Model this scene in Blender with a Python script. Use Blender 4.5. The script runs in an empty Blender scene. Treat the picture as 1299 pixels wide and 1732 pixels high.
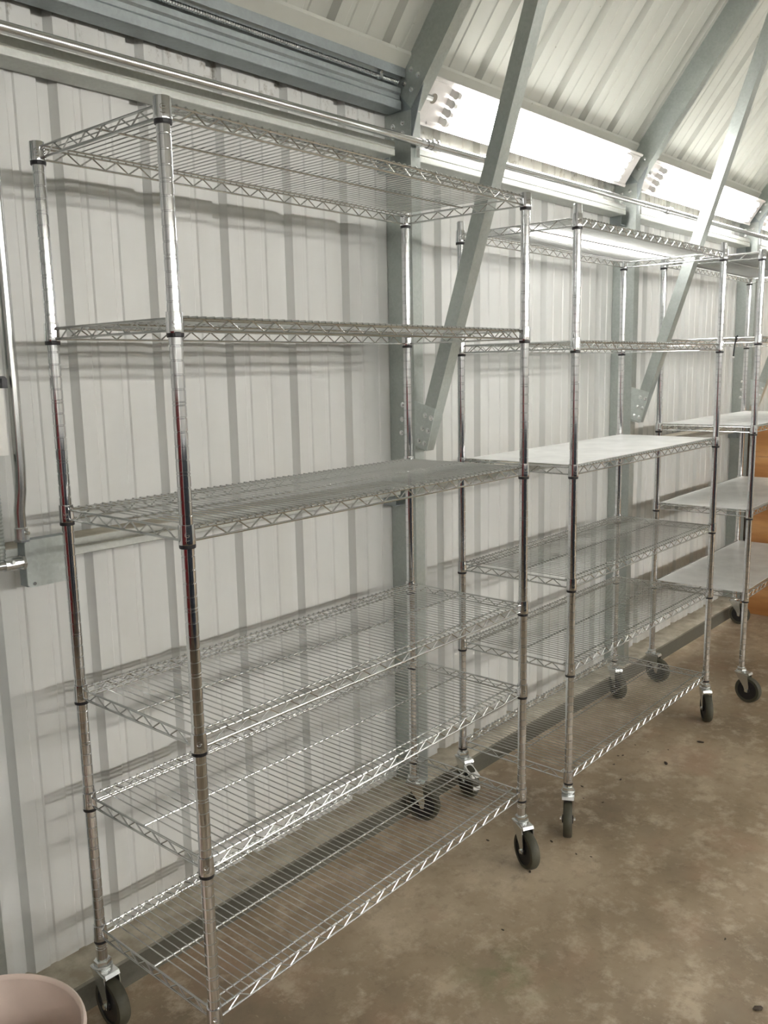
import bpy, bmesh, math, random
from mathutils import Vector, Matrix
random.seed(7)
SC = bpy.context.scene
COL = SC.collection
PI = math.pi

# ------------------------------------------------------------------ camera, world, exposure
FW = Vector((0.73611668, 0.65674442, -0.16376509))
RT = Vector((0.66318231, -0.74820301, -0.01953159))
UP = Vector((0.1353568, 0.09422858, 0.98630599))
cam_d = bpy.data.cameras.new('camera')
cam = bpy.data.objects.new('camera', cam_d)
COL.objects.link(cam)
m = Matrix((RT, UP, -FW)).transposed().to_4x4()
m.translation = Vector((0, 0, 1.51333))
cam.matrix_world = m
cam_d.sensor_fit = 'AUTO'
cam_d.sensor_width = 36
cam_d.lens = 1464.4 * 36 / 1732
cam_d.clip_start = 0.02
SC.camera = cam
w = bpy.data.worlds.new('world')
SC.world = w
w.use_nodes = True
w.node_tree.nodes['Background'].inputs[0].default_value = (0.6, 0.7, 0.8, 1)
w.node_tree.nodes['Background'].inputs[1].default_value = 0.3
SC.view_settings.view_transform = 'Standard'
SC.view_settings.look = 'None'
SC.view_settings.gamma = 1
SC.view_settings.use_curve_mapping = False
SC.view_settings.exposure = 1.24
TUBE_POWER = 16.0        # emission strength of the fluorescent tubes
FAR_TUBE_POWER = 40.0

# ------------------------------------------------------------------ materials
class NT:
    def __init__(s, name):
        s.m = bpy.data.materials.new(name); s.m.use_nodes = True
        s.t = s.m.node_tree; s.b = s.t.nodes['Principled BSDF']
        s.tc = None
    def n(s, kind, **kw):
        x = s.t.nodes.new(kind)
        for k, v in kw.items():
            if k.startswith('i_'):
                key = k[2:]
                x.inputs[int(key) if key.isdigit() else key.replace('_', ' ')].default_value = v
            else: setattr(x, k, v)
        return x
    def l(s, a, b): s.t.links.new(a, b)
    def coord(s, scale=(1, 1, 1), world=True):
        if world: c = s.n('ShaderNodeNewGeometry').outputs['Position']
        else: c = s.n('ShaderNodeTexCoord').outputs['Object']
        mp = s.n('ShaderNodeMapping'); mp.inputs['Scale'].default_value = scale
        s.l(c, mp.inputs[0]); return mp.outputs[0]
    def noise(s, scale, detail=4, vec=None, rough=.6):
        x = s.n('ShaderNodeTexNoise', i_Scale=scale, i_Detail=detail, i_Roughness=rough)
        if vec is not None: s.l(vec, x.inputs['Vector'])
        return x.outputs[0]
    def ramp(s, fac, stops):
        r = s.n('ShaderNodeValToRGB'); e = r.color_ramp.elements
        while len(e) < len(stops): e.new(.5)
        for i, (p, c) in enumerate(stops):
            e[i].position = p
            e[i].color = (c, c, c, 1) if isinstance(c, (int, float)) else tuple(c) + (1,)
        s.l(fac, r.inputs[0]); return r.outputs[0]
    def mix(s, fac, a, b, mode='MIX'):
        x = s.n('ShaderNodeMix', data_type='RGBA', blend_type=mode)
        for sock, v in ((x.inputs[0], fac), (x.inputs[6], a), (x.inputs[7], b)):
            if hasattr(v, 'is_linked') or hasattr(v, 'links'): s.l(v, sock)
            elif isinstance(v, (int, float)): sock.default_value = v if sock == x.inputs[0] else (v, v, v, 1)
            else: sock.default_value = tuple(v) + (1,)
        return x.outputs[2]
    def color(s, v):
        if isinstance(v, tuple): s.b.inputs['Base Color'].default_value = v + (1,)
        else: s.l(v, s.b.inputs['Base Color'])
        return s
    def set(s, rough=.5, metal=0., **kw):
        if isinstance(rough, (int, float)): s.b.inputs['Roughness'].default_value = rough
        else: s.l(rough, s.b.inputs['Roughness'])
        s.b.inputs['Metallic'].default_value = metal
        for k, v in kw.items(): s.b.inputs[k].default_value = v
        return s
    def bump(s, h, strength=.2, dist=.002):
        x = s.n('ShaderNodeBump', i_Strength=strength, i_Distance=dist)
        s.l(h, x.inputs['Height']); s.l(x.outputs[0], s.b.inputs['Normal']); return s

def plain(name, col, rough=.5, metal=0., var=.12, sc=30):
    t = NT(name); v = t.noise(sc, 3, t.coord(world=False))
    a = tuple(c * (1 - var) for c in col); b = tuple(min(1, c * (1 + var)) for c in col)
    t.color(t.ramp(v, [(.35, a), (.65, b)])).set(rough, metal); return t.m

def mk_wall():
    t = NT('white painted steel sheet')
    v = t.noise(2.2, 5, t.coord((1, 1, .35)))
    base = t.ramp(v, [(.3, (.59, .60, .58)), (.7, (.69, .70, .685))])
    # mildew specks and runs close to the eave, a stain of the sheet itself
    pos = t.n('ShaderNodeNewGeometry').outputs['Position']
    sep = t.n('ShaderNodeSeparateXYZ'); t.l(pos, sep.inputs[0])
    hi = t.n('ShaderNodeMapRange', i_1=2.16, i_2=2.30); t.l(sep.outputs[2], hi.inputs[0])
    sp = t.ramp(t.noise(26, 5, t.coord((1, 1, .6)), .7), [(.56, 0.), (.68, 1.)])
    m1 = t.n('ShaderNodeMath', operation='MULTIPLY'); t.l(hi.outputs[0], m1.inputs[0]); t.l(sp, m1.inputs[1])
    c1 = t.mix(m1.outputs[0], base, (.28, .26, .22))
    st = t.ramp(t.noise(7, 4, t.coord((1.6, 1.6, .12)), .6), [(.45, 0.), (.75, .16)])
    c2 = t.mix(st, c1, (.52, .50, .44))
    lo = t.n('ShaderNodeMapRange', i_1=.26, i_2=.05); t.l(sep.outputs[2], lo.inputs[0])
    d = t.ramp(t.noise(9, 5, t.coord()), [(.40, 0.), (.70, .5)])
    m2 = t.n('ShaderNodeMath', operation='MULTIPLY'); t.l(lo.outputs[0], m2.inputs[0]); t.l(d, m2.inputs[1])
    t.color(t.mix(m2.outputs[0], c2, (.42, .36, .28))).set(.42, 0.)
    t.bump(t.noise(60, 3, t.coord()), .06, .001)
    return t.m

def mk_roof():
    t = NT('off white painted roof sheet')
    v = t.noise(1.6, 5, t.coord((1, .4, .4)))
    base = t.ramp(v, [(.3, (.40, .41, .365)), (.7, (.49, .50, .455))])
    st = t.ramp(t.noise(12, 4, t.coord((1.6, .12, .12)), .6), [(.45, 0.), (.75, .22)])
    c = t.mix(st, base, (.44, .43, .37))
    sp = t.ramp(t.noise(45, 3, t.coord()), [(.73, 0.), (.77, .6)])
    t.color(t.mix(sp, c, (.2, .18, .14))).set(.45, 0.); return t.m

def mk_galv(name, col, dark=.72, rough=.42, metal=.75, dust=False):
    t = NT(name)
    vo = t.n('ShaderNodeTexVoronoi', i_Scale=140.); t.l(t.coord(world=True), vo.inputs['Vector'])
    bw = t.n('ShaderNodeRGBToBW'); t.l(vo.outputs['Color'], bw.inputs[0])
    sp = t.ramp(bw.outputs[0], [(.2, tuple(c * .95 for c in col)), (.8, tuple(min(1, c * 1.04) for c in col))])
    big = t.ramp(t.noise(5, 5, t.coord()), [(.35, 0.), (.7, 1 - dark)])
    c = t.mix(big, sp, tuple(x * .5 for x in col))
    if dust:   # settled dust lies only on faces that look up
        sep = t.n('ShaderNodeSeparateXYZ'); t.l(t.n('ShaderNodeNewGeometry').outputs['True Normal'], sep.inputs[0])
        f = t.n('ShaderNodeMapRange', i_1=.5, i_2=.8); t.l(sep.outputs[2], f.inputs[0])
        dc = t.ramp(t.noise(14, 6, t.coord()), [(.35, (.30, .26, .19)), (.65, (.50, .46, .37))])
        c = t.mix(f.outputs[0], c, dc)
        mm = t.n('ShaderNodeMapRange', i_1=0., i_2=1., i_3=metal, i_4=0.); t.l(f.outputs[0], mm.inputs[0])
        t.color(c).set(rough, metal); t.l(mm.outputs[0], t.b.inputs['Metallic']); return t.m
    t.color(c).set(rough, metal); return t.m

def mk_floor():
    t = NT('stained brown concrete')
    co = t.coord()
    a = t.noise(1.1, 6, co, .62)
    base = t.ramp(a, [(.32, (.165, .122, .074)), (.5, (.310, .240, .158)), (.66, (.46, .375, .265))])
    f = t.ramp(t.noise(9, 8, co, .72), [(.50, 0.), (.62, .55)])
    c = t.mix(f, base, (.56, .47, .35))
    g = t.ramp(t.noise(22, 6, co, .7), [(.30, .45), (.48, 0.)])
    c = t.mix(g, c, (.15, .11, .07))
    r = t.ramp(t.noise(2.7, 5, t.coord((1, 1, 1)), .6), [(.56, 0.), (.72, .40)])
    c = t.mix(r, c, (.36, .215, .14))
    sc = t.ramp(t.noise(34, 6, t.coord((1, .45, 1)), .75), [(.60, 0.), (.68, .38)])
    c = t.mix(sc, c, (.62, .53, .41))
    # algae green patch
    ge = t.n('ShaderNodeNewGeometry').outputs['Position']
    vd = t.n('ShaderNodeVectorMath', operation='DISTANCE'); t.l(ge, vd.inputs[0]); vd.inputs[1].default_value = (1.65, 1.10, 0)
    mr = t.n('ShaderNodeMapRange', i_1=.16, i_2=.02, i_3=0., i_4=1.); t.l(vd.outputs['Value'], mr.inputs[0])
    gn = t.ramp(t.noise(14, 5, co), [(.42, 0.), (.6, .45)])
    mu = t.n('ShaderNodeMath', operation='MULTIPLY'); t.l(mr.outputs[0], mu.inputs[0]); t.l(gn, mu.inputs[1])
    c = t.mix(mu.outputs[0], c, (.13, .17, .07))
    rr = t.ramp(t.noise(5, 5, co), [(.3, .42), (.7, .72)])
    t.color(c).set(rr, 0.).bump(t.noise(40, 6, co), .15, .002); return t.m

def mk_chrome(name, col, rough, aniso=False):
    t = NT(name)
    r = rough
    t.color(t.ramp(t.noise(18, 3, t.coord(world=False)), [(.3, tuple(c * .93 for c in col)), (.7, col)])).set(r, 1.)
    return t.m

def mk_wood():
    t = NT('orange brown plywood')
    co = t.coord((1, 1, 6))
    wv = t.n('ShaderNodeTexWave', wave_type='BANDS', bands_direction='Z', i_Scale=1.4, i_Distortion=5., i_Detail=4.)
    t.l(t.coord((1, .5, 1)), wv.inputs[0])
    c = t.ramp(wv.outputs[0], [(0., (.44, .20, .065)), (.6, (.58, .29, .10)), (1., (.66, .36, .15))])
    f = t.ramp(t.noise(4, 5, co), [(.4, 0.), (.7, .5)])
    t.color(t.mix(f, c, (.30, .13, .04))).set(.5, 0.); return t.m

def emit(name, col, power):
    t = NT(name)
    t.b.inputs['Base Color'].default_value = (.9, .9, .9, 1)
    t.b.inputs['Emission Color'].default_value = col + (1,)
    t.b.inputs['Emission Strength'].default_value = power
    return t.m

M = dict(
    wall=mk_wall(), roof=mk_roof(), floor=mk_floor(),
    galv=mk_galv('galvanised steel', (.475, .515, .492)),
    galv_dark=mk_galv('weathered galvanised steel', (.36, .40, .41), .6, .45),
    galv_light=mk_galv('bright galvanised steel', (.59, .64, .62), .8, .38, .7),
    girt=mk_galv('spangled girt steel', (.56, .58, .55), .75, .5, .5, True),
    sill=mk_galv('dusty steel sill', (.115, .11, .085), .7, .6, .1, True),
    chrome=mk_chrome('chrome tube', (.80, .81, .83), .09),
    wire=mk_chrome('chrome wire', (.64, .65, .64), .27),
    zinc=mk_chrome('zinc plate', (.78, .80, .80), .25),
    emt=mk_chrome('zinc conduit', (.66, .67, .66), .24),
    black=plain('black plastic', (.012, .012, .014), .4),
    rubber=plain('olive grey rubber tyre', (.058, .055, .036), .6),
    hub=plain('black wheel core', (.010, .010, .012), .45),
    white=plain('white enamel', (.74, .74, .70), .35, 0, .04),
    fix=plain('white fixture enamel', (.72, .70, .68), .35, 0, .04),
    bucket=plain('cream white plastic', (.72, .60, .53), .4, 0, .05, 8),
    liner=plain('grey white plastic liner', (.72, .73, .71), .33, 0, .10, 9),
    wood=mk_wood(),
    red=plain('dark red enamel', (.20, .012, .015), .3),
    blue=plain('dark blue grey enamel', (.03, .045, .07), .35),
    leaf=plain('dark brown debris', (.05, .035, .022), .8),
    brake=plain('white brake pedal', (.80, .80, .78), .4, 0, .03),
    tube=emit('lit fluorescent tube', (1.0, .985, .96), TUBE_POWER),
    tube_far=emit('lit fluorescent tube across the room', (1.0, .97, .92), FAR_TUBE_POWER),
)

# ------------------------------------------------------------------ mesh helpers
def new_bm(): return bmesh.new()
def mesh_of(bm, name, mat, smooth=False, angle=46):
    bmesh.ops.recalc_face_normals(bm, faces=bm.faces)
    me = bpy.data.meshes.new(name); bm.to_mesh(me); bm.free()
    mats = mat if isinstance(mat, (list, tuple)) else [mat]
    for x in mats: me.materials.append(x)
    if smooth:
        for p in me.polygons: p.use_smooth = True
        me.set_sharp_from_angle(angle=math.radians(angle))
    return me
def obj(name, me, parent=None, loc=None, rot=None):
    o = bpy.data.objects.new(name, me); COL.objects.link(o)
    if parent is not None: o.parent = parent
    if loc is not None: o.location = loc
    if rot is not None: o.rotation_euler = rot
    return o
def tag(o, label=None, cat=None, group=None, kind=None):
    if label: o['label'] = label
    if cat: o['category'] = cat
    if group: o['group'] = group
    if kind: o['kind'] = kind
    return o
def thing(name, label, cat, loc=(0, 0, 0), rz=0, group=None):
    return tag(obj(name, None, None, loc, (0, 0, rz)), label, cat, group)
def box(bm, a, b):
    vs = [bm.verts.new((x, y, z)) for x in (a[0], b[0]) for y in (a[1], b[1]) for z in (a[2], b[2])]
    for f in ((0, 1, 3, 2), (4, 6, 7, 5), (0, 4, 5, 1), (2, 3, 7, 6), (0, 2, 6, 4), (1, 5, 7, 3)):
        bm.faces.new([vs[i] for i in f])
    return vs
def prism(bm, poly, axis, a, b):
    """extrude a 2-D polygon along an axis; poly gives the two other coordinates in x, y, z order"""
    def P(p, t):
        q = list(p); q.insert(axis, t); return q
    v1 = [bm.verts.new(P(p, a)) for p in poly]; v2 = [bm.verts.new(P(p, b)) for p in poly]
    n = len(poly)
    bm.faces.new(v1); bm.faces.new(v2[::-1])
    for i in range(n): bm.faces.new((v1[i], v2[i], v2[(i + 1) % n], v1[(i + 1) % n]))
def tube(bm, pts, r, n=8, caps=True):
    pts = [Vector(p) for p in pts]; rings = []
    for i, p in enumerate(pts):
        d = (pts[min(i + 1, len(pts) - 1)] - pts[max(i - 1, 0)]).normalized()
        a = Vector((0, 0, 1)) if abs(d.z) < .9 else Vector((1, 0, 0))
        u = d.cross(a).normalized(); v = d.cross(u)
        rings.append([bm.verts.new(p + (u * math.cos(2 * PI * k / n) + v * math.sin(2 * PI * k / n)) * r) for k in range(n)])
    for a, b in zip(rings, rings[1:]):
        for k in range(n): bm.faces.new((a[k], a[(k + 1) % n], b[(k + 1) % n], b[k]))
    if caps: bm.faces.new(rings[0]); bm.faces.new(rings[-1][::-1])
def lathe(bm, prof, n=20, axis='z', off=(0, 0, 0), closed=False):
    rings = []
    for r, h in prof:
        ring = []
        for k in range(n):
            c, s = math.cos(2 * PI * k / n) * r, math.sin(2 * PI * k / n) * r
            p = (c, s, h) if axis == 'z' else ((h, c, s) if axis == 'x' else (c, h, s))
            ring.append(bm.verts.new(Vector(p) + Vector(off)))
        rings.append(ring)
    pairs = list(zip(rings, rings[1:]))
    if closed: pairs.append((rings[-1], rings[0]))
    for a, b in pairs:
        for k in range(n): bm.faces.new((a[k], a[(k + 1) % n], b[(k + 1) % n], b[k]))
    if not closed:
        if prof[0][0] > 1e-6: bm.faces.new(rings[0])
        if prof[-1][0] > 1e-6: bm.faces.new(rings[-1][::-1])
def sweep_profile(bm, pts, x0, x1, th):
    """folded sheet: an open (y, z) polyline with thickness, extruded along x"""
    pts = [Vector(p) for p in pts]; off = []
    for i, p in enumerate(pts):
        d0 = (pts[i] - pts[i - 1]).normalized() if i else (pts[1] - pts[0]).normalized()
        d1 = (pts[i + 1] - pts[i]).normalized() if i < len(pts) - 1 else d0
        n0 = Vector((-d0.y, d0.x)); n1 = Vector((-d1.y, d1.x)); n = (n0 + n1)
        n = n.normalized() / max(.35, math.cos(n0.angle(n1) / 2)) if n.length > 1e-6 else n0
        off.append(p + n * th)
    A = [[bm.verts.new((x, q[0], q[1])) for q in pts] for x in (x0, x1)]
    B = [[bm.verts.new((x, q[0], q[1])) for q in off] for x in (x0, x1)]
    for i in range(len(pts) - 1):
        bm.faces.new((A[0][i], A[0][i + 1], A[1][i + 1], A[1][i]))
        bm.faces.new((B[0][i], B[1][i], B[1][i + 1], B[0][i + 1]))
        for e in (0, 1): bm.faces.new((A[e][i], B[e][i], B[e][i + 1], A[e][i + 1]))
    for i in (0, -1): bm.faces.new((A[0][i], A[1][i], B[1][i], B[0][i]))

# ------------------------------------------------------------------ the building
YW = 1.92            # inner face of the wall sheets
YF = -4.18           # opposite wall
EAVE = 2.318
SLOPE = 1.302
RIDGE_Y = (YW + YF) / 2
RIDGE_Z = EAVE + SLOPE * (YW - RIDGE_Y)
PITCH = .234
RIB0 = 1.026         # left lip of a groove
X0, X1 = RIB0 - 16 * PITCH, RIB0 + 32 * PITCH
FRAMES = [0.684 - 3.12, 0.684 - 1.56, 0.684, 2.191, 3.753, 5.313, 6.873, 8.433]

bm = new_bm(); box(bm, (X0, YF - .1, -.15), (X1, YW + .2, 0))
tag(obj('floor', mesh_of(bm, 'floor', M['floor'])), kind='structure')

def sheet_profile(npitch):
    """cross section of the sheet over npitch grooves: (along, depth outward)"""
    out = []
    for k in range(npitch):
        b = k * PITCH
        out += [(b, 0), (b + .008, .022), (b + .038, .022), (b + .050, 0),
                (b + .086, 0), (b + .090, .0035), (b + .104, .0035), (b + .108, 0),
                (b + .162, 0), (b + .166, .0035), (b + .180, .0035), (b + .184, 0)]
    out.append((npitch * PITCH, 0))
    return out
def sheet_mesh(name, npitch, length, mat):
    """sheet in local axes: x along, z up the sheet, +y outward"""
    bm = new_bm(); pr = sheet_profile(npitch); th = .0012
    a = [[bm.verts.new((x, d, z)) for x, d in pr] for z in (0, length)]
    b = [[bm.verts.new((x, d + th, z)) for x, d in pr] for z in (0, length)]
    for i in range(len(pr) - 1):
        bm.faces.new((a[0][i], a[0][i + 1], a[1][i + 1], a[1][i]))
        bm.faces.new((b[0][i], b[1][i], b[1][i + 1], b[0][i + 1]))
    return mesh_of(bm, name, mat)
wall = tag(obj('wall_back', None), kind='structure')
wm = sheet_mesh('wall_sheet', 4, EAVE - .065, M['wall'])
for k in range(12):
    o = obj('panel', wm, wall, (X0 + k * 4 * PITCH, YW + (.0006 if k % 2 else 0), .065))
bm = new_bm(); box(bm, (X0, YW + .026, 0), (X1, YW + .04, EAVE + .12))
obj('leak_backing', mesh_of(bm, 'leak_backing', M['galv_dark']), wall)  # dark slab added behind the sheets to keep world light out
roof = tag(obj('ceiling', None), kind='structure')
rl = (YW - RIDGE_Y) * math.hypot(1, SLOPE)
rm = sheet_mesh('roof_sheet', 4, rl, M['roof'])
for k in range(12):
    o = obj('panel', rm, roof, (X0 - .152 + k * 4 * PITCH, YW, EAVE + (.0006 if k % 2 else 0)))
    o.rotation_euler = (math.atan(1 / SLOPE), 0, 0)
bm = new_bm()
prism(bm, [(YW + .06, EAVE - .015), (RIDGE_Y, RIDGE_Z + .065), (RIDGE_Y, RIDGE_Z + .08), (YW + .06, EAVE)], 0, X0, X1)
obj('leak_backing', mesh_of(bm, 'leak_backing', M['galv_dark']), roof)  # added backing above the roof sheets, blocks light leaking in
bm = new_bm()
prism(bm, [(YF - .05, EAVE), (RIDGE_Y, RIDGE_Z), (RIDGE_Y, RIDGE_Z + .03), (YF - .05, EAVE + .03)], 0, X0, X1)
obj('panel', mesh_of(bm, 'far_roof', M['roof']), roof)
bm = new_bm(); box(bm, (X0, YF - .08, 0), (X1, YF, EAVE + .02))
tag(obj('wall_front', mesh_of(bm, 'wall_front', M['wall'])), kind='structure')
for nm, xa, xb in (('wall_left', X0 - .08, X0), ('wall_right', X1, X1 + .08)):
    bm = new_bm()
    prism(bm, [(YF - .05, 0), (YW + .1, 0), (YW + .1, EAVE), (RIDGE_Y, RIDGE_Z + .1), (YF - .05, EAVE)], 0, xa, xb)
    tag(obj(nm, mesh_of(bm, nm, M['wall'])), kind='structure')
# sill channel under the wall sheets
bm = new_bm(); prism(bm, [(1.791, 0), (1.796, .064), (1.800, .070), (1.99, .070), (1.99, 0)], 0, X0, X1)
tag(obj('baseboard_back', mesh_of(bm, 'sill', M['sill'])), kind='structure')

# light-coloured eave flashing where the roof sheets end
bm = new_bm()
def roofz(y): return EAVE + SLOPE * (YW - y)
prism(bm, [(1.865, roofz(1.865) - .012), (1.806, roofz(1.806) - .012), (1.806, roofz(1.806) - .003), (1.865, roofz(1.865) - .003)], 0, X0, X1)
tag(obj('trim_1', mesh_of(bm, 'eave_flashing', M['roof'])), kind='structure')

ORD = {0: 'behind the left edge of the picture', 2: 'at the left edge of the picture', 3: 'nearest, just behind the nearest shelving rack',
       4: 'behind the middle shelving rack', 5: 'beyond the far shelving rack', 6: 'deep at the right end of the hall', 7: 'last at the right end of the hall'}
def bays():
    return list(zip(FRAMES, FRAMES[1:]))

# eave struts, girts, per bay
def bay_name(i):
    return {2: 'above the nearest shelving rack', 3: 'above the middle shelving rack', 4: 'above the far shelving rack', 5: 'past the far shelving rack'}.get(i, '')
for i, (a, b) in enumerate(bays()):
    if i not in (1, 2, 3, 4, 5, 6): continue
    place = {1: 'left of the picture', 2: 'over the nearest rack', 3: 'over the middle rack', 4: 'over the far rack', 5: 'in the bay past the far rack', 6: 'in the last bay at the right'}[i]
    bm = new_bm()
    sweep_profile(bm, ([(1.832, 2.395), (1.832, 2.4175), (1.866, 2.3735), (1.866, 2.370), (1.850, 2.370), (1.848, 2.368), (1.848, 2.354), (1.853, 2.348), (1.853, 2.336), (1.848, 2.330), (1.848, 2.306), (1.850, 2.304), (1.900, 2.300)]) if i not in (3, 4, 5) else [(1.880, 2.345), (1.880, 2.306), (1.905, 2.302)], a + .052, b - .002, .0018)
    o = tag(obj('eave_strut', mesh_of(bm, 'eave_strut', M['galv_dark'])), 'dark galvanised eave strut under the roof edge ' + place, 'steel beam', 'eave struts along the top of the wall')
    for lvl, (z0, z1) in (('upper', (2.162, 2.203)), ('lower', (1.100, 1.142))):
        bm = new_bm()
        sweep_profile(bm, [(1.918, z1 - .006), (1.916, z1), (1.842, z1), (1.840, z1 - .002), (1.840, (z0 + z1) / 2 + .003), (1.8425, (z0 + z1) / 2), (1.840, (z0 + z1) / 2 - .003), (1.840, z0 + .002), (1.842, z0), (1.916, z0), (1.918, z0 + .006)], a + .052, b - .045, .0015)
        o = tag(obj('wall_girt', mesh_of(bm, 'girt', M['girt'])), '%s galvanised girt running along the white wall %s' % (lvl, place.replace('over', 'behind')), 'steel girt', lvl + ' girts along the wall')
        bm = new_bm()
        prism(bm, [(-.030, z0 - .002 - .030), (0, z0 - .032), (0, z0 - .002), (-.030, z0 - .002)], 0, 0, .0025) if 0 else None
        box(bm, (b - .046, 1.862, z0 - .040), (b - .0435, 1.915, z0 - .001))
        box(bm, (b - .0435, 1.862, z0 - .040), (b - .003, 1.915, z0 - .037))
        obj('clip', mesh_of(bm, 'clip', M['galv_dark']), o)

def bolt_mesh():
    bm = new_bm()
    lathe(bm, [(.0085, 0), (.0085, .0012), (.0055, .0014)], 12)
    lathe(bm, [(.0055, .0012), (.0055, .005), (.0038, .0058)], 6)
    return mesh_of(bm, 'bolt', M['zinc'])
BOLT = bolt_mesh()
def put_bolt(parent, x, y, z, axis='-x'):
    o = obj('bolt', BOLT, parent, (x, y, z))
    o.rotation_euler = {'-x': (0, -PI / 2, 0), '-y': (PI / 2, 0, 0)}[axis]
    return o
def channel(bm, d_in, d_out, dirv, length, start, wx, fl, lip=.012, th=.002):
    """C channel in the plane x = const. start: inner-edge point (y, z), dirv: unit (y, z) along it,
    depth goes from the inner edge (d_in) to d_out along the normal; web on x = wx, flanges towards +x"""
    pass
def c_section(bm, P, Q, depth, nrm, wx, fl, lip=.013, th=.002, cutP=None, cutQ=None):
    P = Vector(P); Q = Vector(Q); nrm = Vector(nrm)
    prof = [(fl, lip), (fl, 0), (0, 0), (0, depth), (fl, depth), (fl, depth - lip)]
    inner = [(fl - th, lip), (fl - th, th), (th, th), (th, depth - th), (fl - th, depth - th), (fl - th, depth - lip)]
    def ring(B, off, cut):
        out = []
        for (x, d) in off:
            p = B + nrm * d
            if cut: p = p + (Q - P).normalized() * (cut * d)
            out.append(bm.verts.new((wx + x, p.x, p.y)))
        return out
    a, b = ring(P, prof, cutP), ring(Q, prof, cutQ)
    c, e = ring(P, inner, cutP), ring(Q, inner, cutQ)
    for i in range(5):
        bm.faces.new((a[i], a[i + 1], b[i + 1], b[i])); bm.faces.new((c[i], e[i], e[i + 1], c[i + 1]))
        bm.faces.new((a[i], c[i], c[i + 1], a[i + 1])); bm.faces.new((b[i], b[i + 1], e[i + 1], e[i]))
    for i in (0, 5): bm.faces.new((a[i], b[i], e[i], c[i]))
YC = 1.813           # front flange of the columns
th_r = math.atan(SLOPE)
rd = Vector((-math.cos(th_r), math.sin(th_r)))      # up the rafter, (y, z)
rn = Vector((math.sin(th_r), math.cos(th_r)))       # outward normal
for i, x in enumerate(FRAMES):
    where = {0: '', 1: 'outside the picture left', 2: 'at the left edge', 3: 'right of the nearest rack',
             4: 'right of the middle rack', 5: 'behind the far rack', 6: 'past the plywood crate', 7: ''}[i]
    if i in (0, 7): continue
    bm = new_bm()
    c_section(bm, (YC, .004 if i == 2 else .071), (YC, 2.300), .105, (1, 0), x, .047)
    if i != 2: pass
    c = tag(obj('steel_column', mesh_of(bm, 'steel_column', M['galv'])), 'galvanised channel column on the white wall ' + where, 'column', 'wall columns')
    for (y, z) in ((1.863, 1.393), (1.866, 1.346), (1.869, 1.301), (1.845, 2.268), (1.845, 2.236), (1.885, 2.262), (1.885, 2.232)):
        put_bolt(c, x, y, z)
    # outline runs down to the slab in front of the sill
    bm = new_bm(); box(bm, (x, YC - .0, .071), (x + .002, 1.918, .12))
    bm.free()
    # rafter
    bm = new_bm()
    P = Vector((1.811, 2.304)); Q = P + rd * 4.55
    c_section(bm, P, Q, .098, rn, x, .047, cutP=0.15, cutQ=0)
    r = tag(obj('roof_rafter', mesh_of(bm, 'roof_rafter', M['galv'])), 'galvanised rafter rising from the column ' + where, 'rafter', 'sloping rafters')
    for (s, n) in ((.045, .03), (.045, .065), (.09, .03), (.09, .065)):
        q = P + rd * s + rn * n; put_bolt(r, x, q.x, q.y)
    # haunch plate between column and rafter
    bm = new_bm(); prism(bm, [(1.811, 2.215), (1.915, 2.215), (1.908, 2.330), (1.83, 2.43), (1.760, 2.374)], 0, x + .003, x + .006)
    obj('haunch_plate', mesh_of(bm, 'haunch_plate', M['galv_dark']), r)
    # knee brace
    bw = .046
    bd = Vector((-.3145, .9493)); bn = Vector((.9493, .3145))
    P = Vector((1.774, 1.244)) ; ln = 1.87
    Pm = P; Q = P + bd * ln
    bm = new_bm()
    c_section(bm, Pm, Q, bw, bn, x + .004, .046, lip=.012, cutP=-.15, cutQ=-.7)
    b = tag(obj('knee_brace', mesh_of(bm, 'knee_brace', M['galv'])), 'slanting galvanised knee brace on the column ' + where, 'brace', 'knee braces')
    bm = new_bm()
    prism(bm, [(1.878, 1.426), (1.855, 1.418), (1.727, 1.382), (1.764, 1.245), (1.814, 1.262), (1.878, 1.285)], 0, x + .0005, x + .0035)
    g = obj('gusset_plate', mesh_of(bm, 'gusset_plate', M['galv_light']), b)
    for (y, z) in ((1.768, 1.360), (1.744, 1.352), (1.780, 1.318), (1.757, 1.311), (1.795, 1.277), (1.772, 1.269)):
        put_bolt(g, x, y, z)

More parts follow.
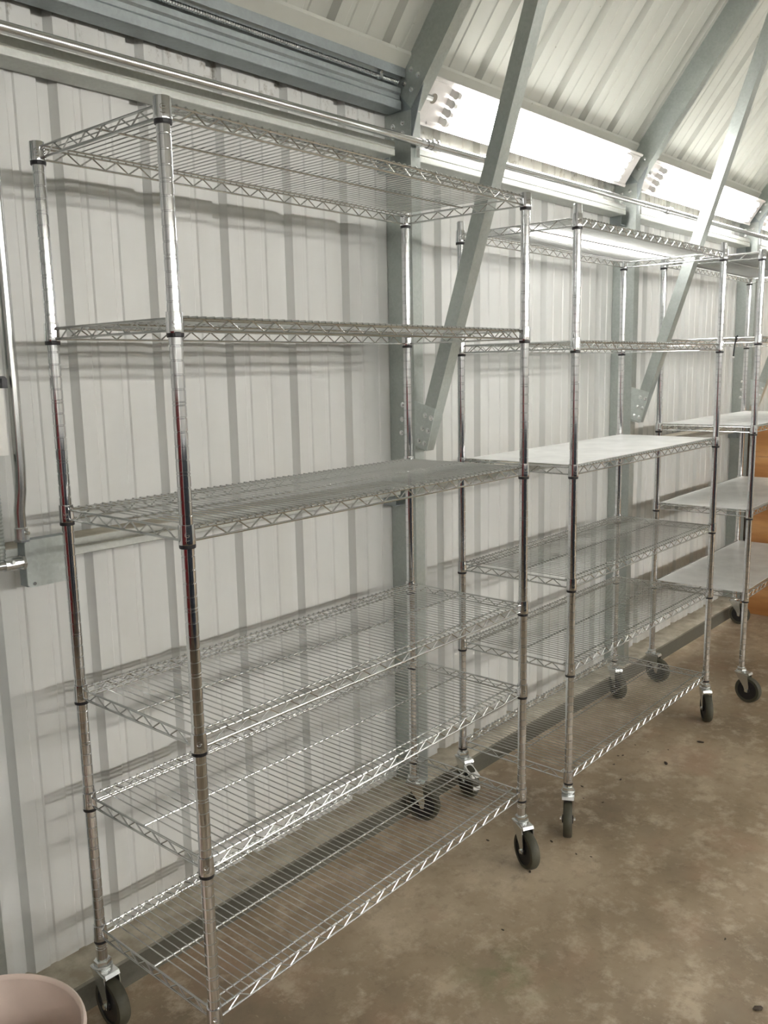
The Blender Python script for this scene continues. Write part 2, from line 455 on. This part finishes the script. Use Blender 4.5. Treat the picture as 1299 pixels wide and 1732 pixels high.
# ------------------------------------------------------------------ light fixtures
def fixture_parts(tube_mat):
    """local frame: x along, origin at the first tube end; the real axes of the wall side"""
    T0, T1 = Vector((1.765, 2.366)), Vector((1.815, 2.294))
    dv = (T1 - T0).normalized(); nv = Vector((-dv.y, dv.x)); nv = nv if nv.x > 0 else -nv   # nv points to the roof side
    mid = (T0 + T1) / 2
    L = 1.192
    P = lambda s, n: tuple(mid + dv * s + nv * n)
    bm = new_bm()
    poly = [P(-.074, .030), P(-.074, .018), P(-.066, .018), P(-.060, .024), P(.060, .024), P(.066, .018), P(.074, .018), P(.074, .030), P(.050, .046), P(-.050, .046)]
    prism(bm, poly, 0, -.135, L + .135)
    housing = mesh_of(bm, 'housing', M['fix'])
    bm = new_bm(); prism(bm, [P(-.058, .024), P(.058, .024), P(.058, .0235 - .004), P(-.058, .0235 - .004)], 0, -.012 - .022, -.012)
    bar = mesh_of(bm, 'socket_bar', M['fix'])
    tubes, socks = [], []
    for k in range(4):
        c = T0 + (T1 - T0) * (k / 3)
        bm = new_bm(); tube(bm, [(0, c.x, c.y), (L, c.x, c.y)], .0128, 12 if tube_mat is M['tube'] else 6)
        tubes.append(mesh_of(bm, 'tube', tube_mat, True))
        for xa, xb in ((-.016, 0.0), (L, L + .016)):
            bm = new_bm()
            tube(bm, [(xa, c.x, c.y), (xb, c.x, c.y)], .0134, 12)
            q = c + nv * .020
            a = c - dv * .011; b2 = c + dv * .011; e = b2 + nv * .024; f = a + nv * .024
            prism(bm, [tuple(a), tuple(b2), tuple(e), tuple(f)], 0, xa, xb)
            socks.append(mesh_of(bm, 'socket', M['fix']))
    bm = new_bm(); c = mid + nv * .024 - dv * .01
    tube(bm, [(-.085, c.x, c.y), (-.085, c.x - nv.x * .004, c.y - nv.y * .004)], .016, 14)
    tube(bm, [(-.100, c.x - nv.x * .008, c.y - nv.y * .008), (-.150, c.x + .002, c.y)], .010, 10)
    knock = mesh_of(bm, 'cable_connector', M['zinc'])
    bm = new_bm(); c = mid + nv * .020 + dv * .066
    box(bm, (-.075, c.x - .006, c.y - .004), (-.05, c.x + .006, c.y + .004))
    latch = mesh_of(bm, 'latch', M['fix'])
    return housing, bar, tubes, socks, knock, latch
def place_fixture(parts, x, label, group, flip=False, det=True):
    t = thing('fluorescent_fixture', label, 'ceiling light', (x, 0, 0), 0, group)
    if flip: t.location = (x + 1.192, YW + YF, 0); t.rotation_euler = (0, 0, PI)
    housing, bar, tubes, socks, knock, latch = parts
    obj('housing', housing, t)
    if det: obj('connector', knock, t); obj('latch', latch, t)
    for k in range(4):
        u = obj('tube', tubes[k], t); obj('socket', socks[2 * k], u); obj('socket', socks[2 * k + 1], u)
    return t
near = fixture_parts(M['tube'])
for x, lb in ((2.378, 'lit four tube fluorescent fixture nearest, crossed by the nearest knee brace'),
              (3.938, 'lit four tube fluorescent fixture above the far rack, crossed by the second brace'),
              (5.498, 'third lit four tube fluorescent fixture past the far rack')):
    place_fixture(near, x, lb, 'lit strip lights along the eave')
far = fixture_parts(M['tube_far'])
for k, x in enumerate((-2.30, -.74, .87, 2.378, 3.938, 5.498)):
    place_fixture(far, x, 'lit four tube strip light on the opposite wall behind the camera', 'lit strip lights on the opposite wall', True, False)

# ------------------------------------------------------------------ conduits and electrical
def rope(name, pts, r, mat, n=12): 
    bm = new_bm(); tube(bm, pts, r, n); return mesh_of(bm, name, mat, True)
def cyl_x(bm, x0, x1, y, z, r, n=14): tube(bm, [(x0, y, z), (x1, y, z)], r, n)
pipe = tag(obj('electrical_conduit', rope('conduit', [(X0 + .05, 1.792, 2.190), (.9, 1.787, 2.197), (2.2, 1.786, 2.2015), (3.8, 1.786, 2.208), (5.4, 1.786, 2.214), (X1 - .05, 1.786, 2.222)], .0117, M['emt'])),
           'long galvanised conduit pipe running level along the columns, just above the upper girt', 'pipe')
for x in (2.262, 4.02, 5.40):
    z = 2.197 + (x - .9) * .0038
    bm = new_bm(); cyl_x(bm, x - .026, x + .026, 1.786, z, .0142); cyl_x(bm, x - .004, x + .004, 1.786, z, .0155)
    obj('coupling', mesh_of(bm, 'coupling', M['emt'], True), pipe)
    bm = new_bm()
    for s in (-.013, .013): tube(bm, [(x + s, 1.772, z + .006), (x + s, 1.765, z + .010)], .004, 8)
    obj('screw', mesh_of(bm, 'screw', M['zinc']), pipe)
for x in FRAMES[2:7]:
    z = 2.197 + (x + .02 - .9) * .0038
    bm = new_bm(); cyl_x(bm, x + .014, x + .030, 1.7865, z, .0135); box(bm, (x + .014, 1.802, z - .040), (x + .030, 1.8125, z + .002))
    s = obj('strap', mesh_of(bm, 'strap', M['zinc']), pipe)
# armoured cable in the eave strut of the first bay
bm = new_bm(); prof = []
xx = -.8
while xx < 2.17:
    prof += [(.0058, xx), (.0072, xx + .004)]; xx += .008
lathe(bm, prof, 8, 'x', (0, 1.849, 2.3835))
cb = tag(obj('armoured_cable', mesh_of(bm, 'armoured_cable', M['emt'], False)), 'thin flexible armoured cable lying in the dark eave strut above the nearest rack', 'cable')
bm = new_bm(); box(bm, (2.085, 1.840, 2.3765), (2.097, 1.858, 2.392)); tube(bm, [(2.091, 1.843, 2.390), (2.091, 1.836, 2.399)], .004, 8)
obj('clip', mesh_of(bm, 'cable_clip', M['zinc']), cb)

riser = tag(obj('electrical_conduit', rope('riser', [(.852, 1.812, 1.182), (.852, 1.812, 1.225), (.856, 1.806, 1.27), (.8575, 1.803, 1.32), (.858, 1.802, 1.5), (.858, 1.802, 2.175)], .0117, M['emt'])),
            'vertical galvanised conduit rising from the junction box at the left edge', 'pipe')
bm = new_bm(); lathe(bm, [(.0135, 0), (.0142, .002), (.0142, .026), (.0125, .028)], 16, 'z', (.852, 1.812, 1.162)); lathe(bm, [(.018, 0), (.018, .004)], 6, 'z', (.852, 1.812, 1.159))
tube(bm, [(.856, 1.800, 1.178), (.859, 1.792, 1.178)], .004, 8)
obj('connector', mesh_of(bm, 'connector', M['zinc'], False), riser)
jb = thing('junction_box', 'square galvanised junction box with a flat cover, left of the nearest rack', 'junction box', (.909, 1.838, 1.108))
bm = new_bm(); box(bm, (-.056, -.033, -.051), (.056, 0, .051)); obj('box', mesh_of(bm, 'jbox', M['galv_dark']), jb)
bm = new_bm(); c = .006
pl = [(-.057 + c, -.052), (.057 - c, -.052), (.057, -.052 + c), (.057, .052 - c), (.057 - c, .052), (-.057 + c, .052), (-.057, .052 - c), (-.057, -.052 + c)]
v1 = [bm.verts.new((a, -.0365, b)) for a, b in pl]; v2 = [bm.verts.new((a, -.033, b)) for a, b in pl]
bm.faces.new(v1); bm.faces.new(v2[::-1])
for k in range(8): bm.faces.new((v1[k], v1[(k + 1) % 8], v2[(k + 1) % 8], v2[k]))
cv = obj('cover', mesh_of(bm, 'cover', M['galv_light']), jb)
for sx, sz in ((-.043, -.044), (.046, .040)):
    bm = new_bm(); tube(bm, [(sx, -.0365, sz), (sx, -.0395, sz)], .004, 10); obj('screw', mesh_of(bm, 'scr', M['zinc'] if sx < 0 else M['black']), cv)
stub = tag(obj('electrical_conduit', rope('stub', [(-1.2, 1.812, 1.112), (.822, 1.812, 1.113)], .0117, M['emt'])), 'horizontal galvanised conduit entering the junction box from the left', 'pipe')
bm = new_bm(); cyl_x(bm, .808, .838, 1.812, 1.113, .0142); cyl_x(bm, .838, .8525, 1.812, 1.113, .0125); cyl_x(bm, .846, .8525, 1.812, 1.113, .017, 6)
tube(bm, [(.822, 1.800, 1.118), (.822, 1.794, 1.120)], .004, 8)
obj('connector', mesh_of(bm, 'conn', M['zinc']), stub)
eb = thing('electrical_box', 'white electrical switch box with a black lever at the left edge', 'electrical box', (.735, 1.84, 1.438))
bm = new_bm(); box(bm, (.005, -.04, -.090), (.1, .0, .088)); obj('case', mesh_of(bm, 'case', M['white']), eb)
bm = new_bm(); box(bm, (.012, -.046, -.083), (.093, -.04, .081)); obj('door', mesh_of(bm, 'door', M['white']), eb)
bm = new_bm(); lathe(bm, [(.009, -.0465), (.009, -.056)], 12, 'y', (.094, 0, .066)); box(bm, (.088, -.064, .050), (.099, -.052, .070)); obj('lever', mesh_of(bm, 'lever', M['black']), eb)
bm = new_bm(); prof = []; zz = 1.115
while zz < 1.345: prof += [(.0085, zz), (.0105, zz + .004)]; zz += .008
lathe(bm, prof, 12, 'z', (.808, 1.822, 0)); 
fx = tag(obj('flexible_conduit', mesh_of(bm, 'flexible_conduit', M['galv'])), 'ribbed flexible conduit under the white switch box at the left edge', 'pipe')
bm = new_bm(); lathe(bm, [(.013, 1.330), (.013, 1.348)], 12, 'z', (.808, 1.822, 0)); obj('connector', mesh_of(bm, 'cn', M['black']), fx)

# ------------------------------------------------------------------ shelving units
DEP = .4216
WID = 1.181
ZT, ZB = .034, .0125     # upper and lower rail above the bottom of the black sleeve ring
def zigzag(bm, p0, p1, n, r):
    """truss wire between the rails from p0 to p1 (x, y), n vertices alternating"""
    p0, p1 = Vector(p0), Vector(p1); pts = []
    for k in range(n + 1):
        q = p0.lerp(p1, k / n); z = (ZB + .001) if k % 2 == 0 else (ZT - .001)
        pts.append(Vector((q.x, q.y, z)))
    for a, b in zip(pts, pts[1:]): tube(bm, [a, b], r, 5, False)
def shelf_meshes():
    g = .0165
    r = .0026; e = .036; sides = []
    for length in (WID, DEP):          # one long side, one short side, along local +x at y = 0
        bm = new_bm()
        for z in (ZT, ZB): tube(bm, [(g, 0, z), (length - g, 0, z)], r, 7)
        zigzag(bm, (e, 0), (length - e, 0), 2 * round((length - 2 * e) / .059), .0017)
        sides.append(mesh_of(bm, 'truss_rail', M['wire'], True))
    frame = sides
    truss = None
    bm = new_bm(); tube(bm, [(.001, 0, ZT - .001), (WID - .001, 0, ZT - .001)], .0024, 7)
    stringer = mesh_of(bm, 'stringer', M['wire'], True)
    bm = new_bm(); x = .030
    while x < WID - .026:
        z = ZT + .0036
        tube(bm, [(x, .0036, ZT + .0008), (x, .0015, z), (x, -DEP - .0015, z), (x, -DEP - .0036, ZT + .0008)], .00145, 5)
        x += .0196
    cross = mesh_of(bm, 'cross_wires', M['wire'], True)
    bm = new_bm()
    lathe(bm, [(.0130, .0075), (.0160, .0075), (.0163, .009), (.0160, .016), (.0155, .040), (.0152, .0445), (.0130, .045)], 20, closed=True)
    # small embossed emblem: an open ring over a short bar
    def on(a, z, rr=.0162): return (math.cos(a) * rr, math.sin(a) * rr, z)
    a0 = math.radians(-125)
    tube(bm, [on(a0 + math.cos(q) * .27, .0265 + math.sin(q) * .0042) for q in [math.radians(60 + 300 * i / 10) for i in range(11)]], .0007, 5)
    tube(bm, [on(a0 - .02, .0265), on(a0 + .27, .0265)], .0006, 5)
    tube(bm, [on(a0 - .25, .0165), on(a0, .0155), on(a0 + .25, .0165)], .0006, 5)
    sleeve = mesh_of(bm, 'sleeve', M['chrome'], True)
    bm = new_bm(); lathe(bm, [(.0129, 0), (.0150, 0), (.0155, .002), (.0155, .0078), (.0129, .0078)], 20, closed=True)
    ring = mesh_of(bm, 'ring', M['black'])
    bm = new_bm(); box(bm, (.012, -DEP + .012, ZT + .0055), (WID - .012, -.012, ZT + .0070))
    liner = mesh_of(bm, 'liner', M['liner'])
    return frame, truss, stringer, cross, sleeve, ring, liner
SH = shelf_meshes()
def post_mesh(z0, z1):
    bm = new_bm(); prof = [(.0120, z0), (.0127, z0 + .001)]; k = 0
    z = z0 + .030
    while z < z1 - .012:
        g = [(z, .0018)] if k % 5 else [(z - .0030, .0014), (z + .0030, .0014)]
        for zc, h in g: prof += [(.0127, zc - h), (.0116, zc - h + .0009), (.0116, zc + h - .0009), (.0127, zc + h)]
        z += .0254; k += 1
    prof += [(.0127, z1 - .002), (.0115, z1)]
    lathe(bm, prof, 24)
    return mesh_of(bm, 'post', M['chrome'], True, 30)
def caster_meshes():
    bm = new_bm()            # fork: local +x is the trailing direction
    prism(bm, [(-.024, .137), (.040, .137), (.044, .128), (.040, .125), (-.020, .132)], 1, -.0185, .0185)
    for s in (-1, 1):
        y0, y1 = (s * .0185, s * .0205)
        prism(bm, [(-.024, .136), (.036, .130), (.044, .075), (.040, .050), (.030, .050), (.020, .075)], 1, min(y0, y1), max(y0, y1))
    fork = mesh_of(bm, 'fork', M['zinc'])
    bm = new_bm(); lathe(bm, [(.021, .1375), (.023, .141), (.021, .1435)], 18); lathe(bm, [(.0200, .1440), (.0205, .148), (.0200, .154), (.016, .1565)], 6)
    lathe(bm, [(.0127, .155), (.0127, .165)], 12)
    nut = mesh_of(bm, 'nut', M['zinc'])
    R = .058
    bm = new_bm(); lathe(bm, [(R - .015, -.0145), (R - .004, -.0140), (R - .0005, -.009), (R, 0), (R - .0005, .009), (R - .004, .0140), (R - .015, .0145)], 36, 'y', closed=True)
    tyre = mesh_of(bm, 'tyre', M['rubber'], True)
    bm = new_bm(); lathe(bm, [(.008, -.0135), (R - .0155, -.012), (R - .0150, -.0140), (R - .0150, .0140), (R - .0155, .012), (.008, .0135)], 32, 'y')
    lathe(bm, [(.013, -.0175), (.013, .0175)], 16, 'y')
    wheel = mesh_of(bm, 'wheel', M['hub'])
    bm = new_bm(); lathe(bm, [(.0070, -.0245), (.0070, .0245)], 8, 'y'); axle = mesh_of(bm, 'axle', M['zinc'])
    bm = new_bm(); prism(bm, [(.030, .118), (.085, .098), (.088, .090), (.080, .088), (.028, .108)], 1, -.016, .016)
    prism(bm, [(.078, .066), (.092, .060), (.092, .046), (.080, .048)], 1, -.014, .014)
    prism(bm, [(.060, .098), (.078, .094), (.084, .060), (.078, .060)], 1, -.004, .004)
    brake = mesh_of(bm, 'brake_pedal', M['brake'])
    return fork, nut, tyre, wheel, axle, brake
CA = caster_meshes()
TR = .034
def rack(label, group, u, W, rings, top, angles, liners=(), brakes=()):
    rt = thing('wire_shelving_rack', label, 'shelving rack', (u[0], u[1], 0), u[2], group)
    sx = W / WID
    corners = [(0, -DEP), (0, 0), (W, 0), (W, -DEP)]
    pm = post_mesh(.158, top)
    for (x, y), ang, cn in zip(corners, angles, 'ABCD'):
        obj('post', pm, rt, (x, y, 0), (0, 0, random.random() * 6))
        f = obj('caster', CA[0], rt, (x, y, 0), (0, 0, math.radians(ang) - u[2]))
        obj('nut', CA[1], f)
        wo = obj('wheel', CA[3], f, (TR, 0, .0582)); ty = obj('tyre', CA[2], f, (TR, 0, .0582)); obj('axle', CA[4], f, (TR, 0, .0582))
        if cn in brakes: obj('brake_pedal', CA[5], f)['label'] = 'white brake pedal'
    for i, z in enumerate(rings):
        if z is None: continue
        s = obj('wire_shelf', SH[3], rt, (0, 0, z)); s.scale = (sx, 1, 1); s['kind'] = 'stuff'
        obj('truss_rail', SH[0][0], s, (0, 0, 0)); obj('truss_rail', SH[0][0], s, (0, -DEP, 0))
        obj('truss_rail', SH[0][1], s, (0, 0, 0), (0, 0, -PI / 2)); obj('truss_rail', SH[0][1], s, (WID, 0, 0), (0, 0, -PI / 2))
        for t in (.065, .50, .93): obj('stringer', SH[2], s, (0, -DEP * t, 0))
        for x, y in corners:
            q = obj('sleeve', SH[4], s, (x / sx, y, 0)); q.scale = (1 / sx, 1, 1)
            q = obj('sleeve_ring', SH[5], s, (x / sx, y, 0)); q.scale = (1 / sx, 1, 1)
        if i in liners: obj('shelf_liner', SH[6], s)['label'] = 'grey white plastic liner'
    return rt
GR = 'three wire shelving racks on casters along the wall'
U1 = (.9192, 1.7371, .0207); U2 = (2.3548, 1.7445, .0113); U3 = (3.8324, 1.7107, .0274)
rack('nearest chrome wire shelving rack on casters, six empty shelves, at the left', GR, U1, 1.1788, [.1999, .5315, .7877, 1.1928, 1.5744, 1.931], 1.977, (-117 - 0, -90.5, -67, -117))
rack('middle chrome wire shelving rack on casters, between the nearest rack and the far one', GR, U2, 1.1834, [.1637, .5307, .8084, 1.1668, 1.5469, 1.9037], 1.976, (-150.6, -112, -120, -144), (3,), ('B',))
rack('farthest chrome rack at the right with grey liners on its shelves and no bottom shelf', GR, U3, 1.1812, [None, .4552, .8281, 1.1967, 1.5784, 1.924], 1.970, (-97, -91, -90, -100), (1, 2, 3, 5))

# hook hanging on the far rack
bm = new_bm()
hx = 3.842
pts = [(hx, 1.384, 1.585), (hx - .006, 1.380, 1.618), (hx, 1.376, 1.622), (hx + .006, 1.378, 1.612), (hx - .004, 1.384, 1.59), (hx - .006, 1.386, 1.555), (hx - .004, 1.388, 1.535)]
tube(bm, pts, .0028, 8)
hk = tag(obj('hanging_hook', mesh_of(bm, 'hook', M['black'], True)), 'small black tie with a white ball hanging from the far rack\'s second shelf', 'hook')
bm = new_bm(); lathe(bm, [(0.0005, -.006), (.005, -.003), (.006, 0), (.005, .003), (.0005, .006)], 10, 'z', (hx - .004, 1.388, 1.530)); obj('ball', mesh_of(bm, 'ball', M['white'], True), hk)

# ------------------------------------------------------------------ plywood crate beyond the far rack
cr = thing('plywood_crate', 'tall orange brown plywood crate standing past the far rack at the right edge', 'crate', (5.262, 1.50, 0))
for z0, z1, dx in ((.002, .33, 0), (.333, .72, .003), (.723, .955, -.002), (.958, 1.185, .002)):
    bm = new_bm(); box(bm, (dx, -.62, z0), (dx + .018, .262, z1)); obj('board', mesh_of(bm, 'board', M['wood']), cr)
bm = new_bm(); box(bm, (.02, -.62, .002), (.75, -.602, 1.185)); obj('board', mesh_of(bm, 'side', M['wood']), cr)
bm = new_bm(); box(bm, (.02, .244, .002), (.75, .262, 1.185)); obj('board', mesh_of(bm, 'side', M['wood']), cr)
bm = new_bm(); box(bm, (-.004, -.624, 1.186), (.754, .266, 1.204)); obj('lid', mesh_of(bm, 'lid', M['wood']), cr)

# ------------------------------------------------------------------ bucket
bk = thing('plastic_bucket', 'cream white plastic bucket, empty, at the bottom left corner', 'bucket', (.515, 1.430, 0))
bm = new_bm(); lathe(bm, [(.0005, .006), (.142, .006), (.145, .012), (.170, .340), (.170, .362), (.178, .362), (.1785, .352), (.1755, .349), (.1750, .318), (.1795, .316), (.1790, .306), (.170, .304), (.149, .002), (.0005, 0)], 64)
obj('pail', mesh_of(bm, 'pail', M['bucket'], True), bk)
bm = new_bm(); lathe(bm, [(.1695, .3625), (.1705, .367), (.1745, .3705), (.1785, .367), (.1795, .3625)], 64, closed=True)
obj('rim', mesh_of(bm, 'rim', M['bucket'], True), bk)

# ------------------------------------------------------------------ debris on the floor
def crumb_mesh(seed):
    rnd = random.Random(seed); bm = new_bm()
    bmesh.ops.create_icosphere(bm, subdivisions=1, radius=1)
    for v in bm.verts: v.co *= .7 + rnd.random() * .5
    for v in bm.verts: v.co.x *= .010; v.co.y *= .005; v.co.z *= .0025
    return mesh_of(bm, 'crumb', M['leaf'])
CM = [crumb_mesh(k) for k in range(4)]
crumbs = [(1.936, .572), (3.29, 1.252), (3.144, 1.321), (3.021, 1.276), (2.794, 1.35), (2.598, 1.321), (2.582, 1.387), (2.251, 1.23), (2.266, 1.186),
          (2.264, 1.326), (2.076, 1.289), (2.139, .725), (3.077, 1.375), (3.104, 1.441), (2.97, 1.448), (2.891, 1.427), (1.793, 1.198), (2.139, 1.487), (2.985, 1.436), (2.657, 1.433)]
for k, (x, y) in enumerate(crumbs):
    s = 1.6 if k in (0, 1, 3) else random.uniform(.45, .9)
    o = obj('dirt_crumb', CM[k % 4], None, (x, y, .002 * s), (0, 0, random.random() * 6)); o.scale = (s, s, s)
    tag(o, 'small dark brown crumb lying on the concrete floor', 'debris', 'dark crumbs scattered on the floor')

# ------------------------------------------------------------------ unseen cabinets added behind the camera to tint the chrome reflections
cb = thing('red_stand_in_cabinet', 'dark red stand-in cabinet, unseen, added at the left for chrome reflections', 'cabinet', (-2.3, .2, 0), -PI / 2); cb.scale = (1.6, 1, 1)  # unseen, added for the red tone mirrored in the posts
bm = new_bm(); box(bm, (-.9, -.3, .08), (.9, .3, 1.40)); obj('body', mesh_of(bm, 'body', M['red']), cb)
for k in range(4):
    bm = new_bm(); box(bm, (-.85, .3, .14 + k * .3), (.85, .32, .40 + k * .3)); d = obj('drawer', mesh_of(bm, 'drawer', M['red']), cb)
    bm = new_bm(); tube(bm, [(-.3, .34, .33 + k * .3), (.3, .34, .33 + k * .3)], .01, 8); obj('handle', mesh_of(bm, 'handle', M['zinc']), d)
for k in range(4):
    bm = new_bm(); box(bm, (-.85 + (k % 2) * 1.6, -.25 + (k // 2) * .4, 0), (-.75 + (k % 2) * 1.6, -.15 + (k // 2) * .4, .08)); obj('foot', mesh_of(bm, 'foot', M['black']), cb)
for n, (cx_, lb) in enumerate(((-1.2, 'dark blue grey stand-in cabinet, unseen, added for chrome reflections, left of three'), (.7, 'dark blue grey stand-in cabinet, unseen, added for chrome reflections, middle of three'), (2.6, 'dark blue grey stand-in cabinet, unseen, added for chrome reflections, right of three'))):
    cb = thing('blue_stand_in_cabinet', lb, 'cabinet', (cx_, -2.1, 0), 0, 'unseen stand-in cabinets in a row')  # unseen dark row, added for the posts to mirror
    bm = new_bm(); box(bm, (-.9, -.3, 0), (.9, .3, 1.12)); obj('body', mesh_of(bm, 'body', M['blue']), cb)
    for s_ in (-1, 1):
        bm = new_bm(); box(bm, (min(s_ * .01, s_ * .88), .3, .05), (max(s_ * .01, s_ * .88), .32, 1.08)); d = obj('door', mesh_of(bm, 'door', M['blue']), cb)
        bm = new_bm(); tube(bm, [(s_ * .06, .34, .75), (s_ * .06, .34, .95)], .008, 8); obj('handle', mesh_of(bm, 'handle', M['zinc']), d)
